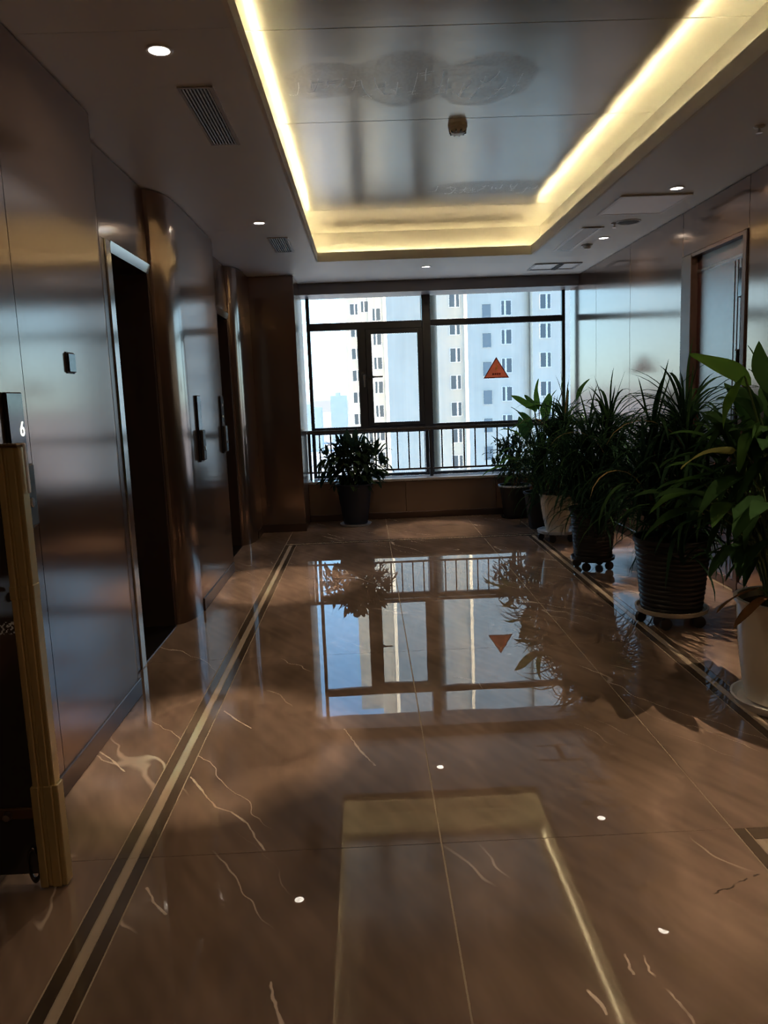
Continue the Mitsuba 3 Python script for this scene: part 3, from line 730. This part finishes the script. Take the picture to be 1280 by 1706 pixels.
def hero_leaf(plant, base, tip, w, sag, bsdf, seed, roll=0.0, curl=20):
    """One single broad leaf from base to tip (world points)."""
    base, tip = np.array(base, float), np.array(tip, float)
    d = tip - base
    L = np.linalg.norm(d)
    m = leaf(L, w, curl / 2 + sag, curl, 12, 'broad', 0.2, 0.035, seed)
    e = m.vertices[-2] - m.vertices[1]
    m.apply_translation(-m.vertices[1])
    m.apply_transform(trimesh.geometry.align_vectors(e, [1, 0, 0]))
    m.apply_transform(trimesh.transformations.rotation_matrix(math.radians(roll), [1, 0, 0]))
    m.apply_scale(L / np.linalg.norm(e))
    X = d / L
    Y = np.cross([0, 0, 1], X); Y /= np.linalg.norm(Y)
    R = np.eye(4); R[:3, 0] = X; R[:3, 1] = Y; R[:3, 2] = np.cross(X, Y); R[:3, 3] = base
    m.apply_transform(R)
    put(num(plant + '__leaf'), m, bsdf, True)
def stalk(plant, pts, r0=0.007, r1=0.004):
    p = np.array(pts, float)
    tt = np.linspace(0, 1, 8)[:, None]
    c = (1 - tt) ** 2 * p[0] + 2 * tt * (1 - tt) * p[1] + tt ** 2 * p[2]
    part(plant, 'leaf_stalk', tube(c, np.linspace(r0, r1, 8), 5), 'm_stalk', True)

BUSH_M = [leaf(0.12, 0.042, th, cu, 5, 'lance', 0.2, 0.02, 70 + i) for i, (th, cu) in enumerate(((50, 60), (20, 60), (-10, 50), (-35, 40), (70, 30)))]
BUSH = [ply_of(m) for m in BUSH_M]
def bush_plant(plant, x, y, zr, zc, rx, ry, rz, n, seed, size=1.0, stems=9):
    """A leafy bush: stems and leaves spread over a rounded crown whose centre stands at height zc."""
    r = np.random.default_rng(seed)
    ends = []
    for i in range(stems):
        a = i * 2.4
        q = math.sqrt((i + 0.5) / stems)
        e = np.array([x + rx * 0.8 * q * math.cos(a), y + ry * 0.8 * q * math.sin(a), zc + rz * (0.75 - 0.9 * q * q)])
        b = np.array([x + 0.04 * math.cos(a), y + 0.04 * math.sin(a), zr - 0.03])
        tt = np.linspace(0, 1, 7)[:, None]
        mid = np.array([x + 0.2 * rx * math.cos(a), y + 0.2 * rx * math.sin(a), zc + 0.3 * rz])
        pts = (1 - tt) ** 2 * b + 2 * tt * (1 - tt) * mid + tt ** 2 * e
        part(plant, 'stem', tube(pts, np.linspace(0.008, 0.003, 7), 5), 'm_cane', True)
        ends.append(pts)
    for i in range(n):
        d = r.normal(size=3); d /= np.linalg.norm(d)
        rr = r.uniform(0.25, 1.0) ** 0.45
        at = np.array([x + rx * rr * d[0], y + ry * rr * d[1], zc + rz * rr * d[2]])
        w = int(r.choice([0, 4, 1])) if d[2] > 0.3 else int(r.choice([1, 2, 3]))
        leaf_part(plant, BUSH[w], ('m_bush_1', 'm_bush_2')[int(r.integers(2))], at, math.degrees(math.atan2(d[1], d[0])) + r.uniform(-50, 50), size * r.uniform(0.7, 1.3), r.uniform(-25, 25), r.uniform(0.8, 1.3))
    inn = []
    for i in range(int(n * 1.5)):
        d = r.normal(size=3); d /= np.linalg.norm(d)
        rr = 0.92 * r.uniform(0.02, 1.0) ** 0.45
        at = (x + rx * rr * d[0], y + ry * rr * d[1], zc + rz * rr * d[2])
        inn.append((int(r.integers(5)), at, r.uniform(0, 360), size * r.uniform(0.7, 1.2), r.uniform(-25, 25), r.uniform(0.8, 1.3)))
    foliage(plant, BUSH_M, inn, 'm_bush_1')

# the bush left of the window
P = num('potted_bush')
tag(P, 'dark leafy bush in a tall navy pot below the left window panes', 'potted plant', 'potted plants in the lobby')
X, Y = -0.155, 8.30
smooth_pot(P, X, Y, 0.025, 0.45, (0.130, 0.142, 0.156, 0.168, 0.182, 0.196), 'm_pot_navy')
part(P, 'saucer', lathe([(0, 0.001), (0.155, 0.001), (0.175, 0.026), (0.165, 0.026), (0.150, 0.012), (0, 0.012)], (X, Y, 0), 40), 'm_plastic_blue', 40)
bush_plant(P, X, Y, 0.45, 0.665, 0.38, 0.22, 0.30, 290, 11, 1.0)

# the small bush in the right window corner
P = num('potted_bush')
tag(P, 'small leaved bush in a dark pot in the right window corner', 'potted plant', 'potted plants in the lobby')
X, Y = 1.62, 8.40
smooth_pot(P, X, Y, 0.02, 0.35, (0.125, 0.135, 0.146, 0.158, 0.168), 'm_pot_dark', 0.006)
part(P, 'pot_rim', lathe([(0.172, 0.345), (0.184, 0.348), (0.186, 0.366), (0.172, 0.366)], (X, Y, 0), 40), 'm_plastic_blue', 40)
part(P, 'saucer', lathe([(0, 0.001), (0.15, 0.001), (0.165, 0.02), (0.155, 0.02), (0.145, 0.010), (0, 0.010)], (X, Y, 0), 40), 'm_pot_dark', 40)
bush_plant(P, X + 0.0, Y - 0.05, 0.35, 0.70, 0.30, 0.18, 0.25, 230, 12, 0.68)

# broad leaved plant behind the cream pot
P = num('potted_lily')
tag(P, 'bright green broad leaved plant behind the cream pot, near the window corner', 'potted plant', 'potted plants in the lobby')
X, Y = 1.74, 7.66
smooth_pot(P, X, Y, 0.004, 0.36, (0.12, 0.13, 0.145, 0.155, 0.165), 'm_pot_dark')
broad_plant(P, X, Y, 0.36, 1.22, 0.36, 34, 21, 0.92)
for b, t_, w, s_, m, sd, ro in (((1.62, 7.35, 1.20), (1.36, 7.22, 1.345), 0.10, 10, 'm_broad_1', 1, 20), ((1.66, 7.35, 1.20), (1.645, 7.30, 1.49), 0.085, 5, 'm_broad_1', 2, 60),
                                ((1.74, 7.40, 1.22), (1.52, 7.30, 1.22), 0.09, 14, 'm_broad_2', 3, 10), ((1.88, 7.35, 1.36), (1.90, 7.32, 1.50), 0.055, 4, 'm_broad_1', 4, 50),
                                ((2.02, 7.35, 1.28), (2.13, 7.3, 1.47), 0.075, 6, 'm_broad_2', 5, 40), ((1.55, 7.35, 1.08), (1.37, 7.25, 1.03), 0.10, 14, 'm_broad_2', 6, 10)):
    hero_leaf(P, b, t_, w, s_, m, sd, ro)
    stalk(P, [(X, Y, 0.33), ((X + b[0]) / 2, (Y + b[1]) / 2, b[2] * 0.8), b])

# grass leaved plant in the cream pot
P = num('potted_dracaena')
tag(P, 'drooping narrow leaved plant in a cream pot on a pale blue trolley', 'potted plant', 'potted plants in the lobby')
X, Y = 1.735, 6.97
smooth_pot(P, X, Y, 0.085, 0.425, (0.100, 0.118, 0.132, 0.143, 0.151, 0.156), 'm_pot_cream', 0.008)
dolly(P, X, Y, 0.185, 0.083, 'm_plastic_blue')
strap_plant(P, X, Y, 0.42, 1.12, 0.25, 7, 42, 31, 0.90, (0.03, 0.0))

# grass leaved plant in the dark pot on casters
P = num('potted_dracaena')
tag(P, 'drooping narrow leaved plant in a dark ribbed pot on four black casters', 'potted plant', 'potted plants in the lobby')
X, Y = 1.715, 5.78
ribbed_pot(P, X, Y, 0.085, 0.48, 0.138, 0.168, 13, 'm_pot_dark', 0.005)
dolly(P, X, Y, 0.165, 0.082, 'm_pot_dark', 'm_matte_black', 4, 0.9)
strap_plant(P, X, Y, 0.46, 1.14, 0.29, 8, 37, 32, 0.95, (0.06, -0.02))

# the biggest one in the ribbed pot on the cream saucer trolley
P = num('potted_dracaena')
tag(P, 'large drooping plant in a black ribbed pot on a cream trolley', 'potted plant', 'potted plants in the lobby')
X, Y = 1.745, 4.32
ribbed_pot(P, X, Y, 0.088, 0.515, 0.165, 0.205, 14, 'm_pot_dark', 0.008)
dolly(P, X, Y, 0.205, 0.085, 'm_plastic_cream')
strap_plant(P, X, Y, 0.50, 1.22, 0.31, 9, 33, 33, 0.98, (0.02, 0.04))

# broad leaved plant in the white pot at the right edge
P = num('potted_lily')
tag(P, 'tall broad leaved plant in a white pot at the right edge', 'potted plant', 'potted plants in the lobby')
X, Y = 1.75, 3.10
smooth_pot(P, X, Y, 0.03, 0.46, (0.155, 0.170, 0.182, 0.190, 0.196, 0.200), 'm_pot_cream')
part(P, 'saucer', lathe([(0, 0.001), (0.19, 0.001), (0.215, 0.04), (0.205, 0.042), (0.185, 0.020), (0, 0.020)], (X, Y, 0), 44), 'm_white', 40)
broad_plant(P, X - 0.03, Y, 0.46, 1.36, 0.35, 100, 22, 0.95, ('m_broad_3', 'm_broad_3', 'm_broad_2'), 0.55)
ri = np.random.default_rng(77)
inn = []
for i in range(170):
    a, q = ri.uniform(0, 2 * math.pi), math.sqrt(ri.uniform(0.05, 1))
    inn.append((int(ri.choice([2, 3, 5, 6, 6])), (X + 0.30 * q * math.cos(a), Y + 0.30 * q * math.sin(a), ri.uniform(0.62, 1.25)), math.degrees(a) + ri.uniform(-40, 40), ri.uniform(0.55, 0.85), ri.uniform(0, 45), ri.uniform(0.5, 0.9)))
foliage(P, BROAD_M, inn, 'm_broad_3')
for b, t_, w, s_, m, sd, ro, cu in (((1.50, 3.0, 1.36), (1.235, 2.93, 1.49), 0.088, 8, 'm_broad_1', 11, 25, 35), ((1.57, 2.95, 1.33), (1.50, 2.93, 1.53), 0.075, 4, 'm_broad_2', 12, 60, 15),
                                    ((1.46, 2.95, 1.40), (1.36, 2.9, 1.20), 0.10, 10, 'm_broad_1', 13, 30, 30), ((1.45, 3.0, 1.10), (1.22, 2.95, 1.05), 0.10, 12, 'm_broad_pale', 14, 20, 50),
                                    ((1.52, 2.95, 1.22), (1.40, 2.85, 1.04), 0.09, 8, 'm_broad_2', 15, 30, 30),
                                    ((1.56, 2.98, 0.55), (1.36, 2.92, 0.47), 0.07, 12, 'm_broad_brown', 16, 30, 30), ((1.58, 2.95, 0.52), (1.40, 2.86, 0.42), 0.06, 12, 'm_broad_brown', 17, 10, 40)):
    hero_leaf(P, b, t_, w, s_, m, sd, ro, cu)
    stalk(P, [(X, Y, 0.44), ((X + b[0]) / 2, (Y + b[1]) / 2, max(b[2] * 0.8, 0.5)), b])

# ------------------------------------------------------------------ outside: tower, ground, far blocks
put('ground', box(-1500, 1500, 30, 3000, -46, -45), diffuse((0.56, 0.58, 0.60)))
tag('ground', 'pale hazy ground far below the window', None, None, 'structure')

def plaster(p, n, uv):
    st = fbm(p.x * 2.2 + p.y * 2.2, p.z * 0.12, 3.0, 3)
    pa = fbm(p.x * 0.4, p.z * 0.5, 1.0, 3)
    return mix((0.54, 0.525, 0.475), (0.70, 0.675, 0.61), dr.clip(0.6 * st + 0.5 * pa, 0, 1))
scene['m_plaster'] = {'type': 'twosided', 'bsdf': {'type': 'diffuse', 'reflectance': mikit.proc(plaster)}}
scene['m_far_frame'] = diffuse((0.80, 0.80, 0.80))
scene['m_far_glass'] = prin((0.10, 0.12, 0.14), 0.2)
scene['m_far_shutter'] = prin((0.20, 0.235, 0.26), 0.4)
B = 'apartment_tower'
arc = [(15.2 + 1.7 * math.sin(t), 78.7 - 1.7 * math.cos(t)) for t in np.linspace(0, math.radians(62), 9)]
foot = [(-2.19, 125), (-2.19, 103), (0.87, 103), (0.87, 93), (2.50, 93), (2.50, 80), (5.995, 80), (5.995, 88), (7.66, 88), (7.66, 80), (10.36, 80), (10.36, 77)] + arc + [(16.70, 77.75), (16.70, 76.5), (26, 76.5), (26, 125)]
put(B, prism(Polygon(foot), -45, 42), 'm_plaster')
tag(B, 'pale grey residential tower with stepped fronts seen through the window', 'apartment building')
def bwin(xc, y, zc, kind, w=0.95, h=1.35):
    k = num(B + '__window')
    y0 = y - 0.10
    x0, x1 = xc - w / 2, xc + w / 2
    if kind == 'single':
        put(k, cat(box(x0 - 0.05, x1 + 0.05, y0, y, zc - h / 2 - 0.05, zc - h / 2), box(x0 - 0.05, x0, y0, y, zc - h / 2, zc + h / 2), box(x1, x1 + 0.05, y0, y, zc - h / 2, zc + h / 2), box(x0 - 0.05, x1 + 0.05, y0, y, zc + h / 2, zc + h / 2 + 0.05)), 'm_plaster')
        put(k + '__pane', box(x0, x1, y - 0.04, y - 0.01, zc - h / 2, zc + h / 2), 'm_far_shutter')
        return
    split = x0 + w * (0.62 if kind == 'wide_left' else 0.38)
    put(k, cat(box(x0 - 0.06, x1 + 0.06, y0, y, zc - h / 2 - 0.08, zc - h / 2), box(x0 - 0.06, x1 + 0.06, y0, y, zc + h / 2, zc + h / 2 + 0.06), box(x0 - 0.06, x0, y0, y, zc - h / 2, zc + h / 2),
               box(x1, x1 + 0.06, y0, y, zc - h / 2, zc + h / 2), box(split - 0.09, split + 0.09, y0, y, zc - h / 2, zc + h / 2)), 'm_far_frame')
    put(k + '__pane', box(x0, split - 0.09, y - 0.04, y - 0.01, zc - h / 2, zc + h / 2), 'm_far_glass')
    put(k + '__pane_001', box(split + 0.09, x1, y - 0.04, y - 0.01, zc - h / 2, zc + h / 2), 'm_far_glass')
FL = 2.78
for i in range(-8, 6):
    bwin(-1.0, 103, 12.9 - 2.85 * 1 + (i - 4) * 2.85 + 2.85, 'wide_left')
    bwin(0.45, 103, 13.2 + (i - 4) * 2.85, 'wide_right')
    bwin(1.75, 93, 11.1 + (i - 4) * 2.83 + 2.83 - 2.83, 'wide_right', 0.9)
    bwin(9.45, 80, 10.9 + (i - 4) * 2.75, 'wide_left', 1.0)
    bwin(12.25, 77, 9.35 + (i - 4) * 2.78, 'single', 0.85, 1.35)
    bwin(14.2, 77, 9.62 + (i - 4) * 2.78, 'wide_right', 0.95)
    bwin(17.95, 76.5, 10.05 + (i - 4) * 2.80, 'wide_left', 1.0)
for x, y, w, d, h, which in ((-62, 700, 22, 20, 40, 'low broad'), (-34, 760, 16, 20, 50, 'tall narrow'), (-95, 820, 30, 24, 44, 'wide')):
    k = num('distant_block')
    tag(k, f'{which} faint pale distant building on the horizon left of the tower', 'building', 'faint distant buildings on the horizon')
    put(k, cat(box(x, x + w, y, y + d, -45, -45 + h), box(x + w * 0.3, x + w * 0.6, y + 4, y + d - 4, -45 + h, -42 + h)), diffuse((0.7, 0.7, 0.7)))
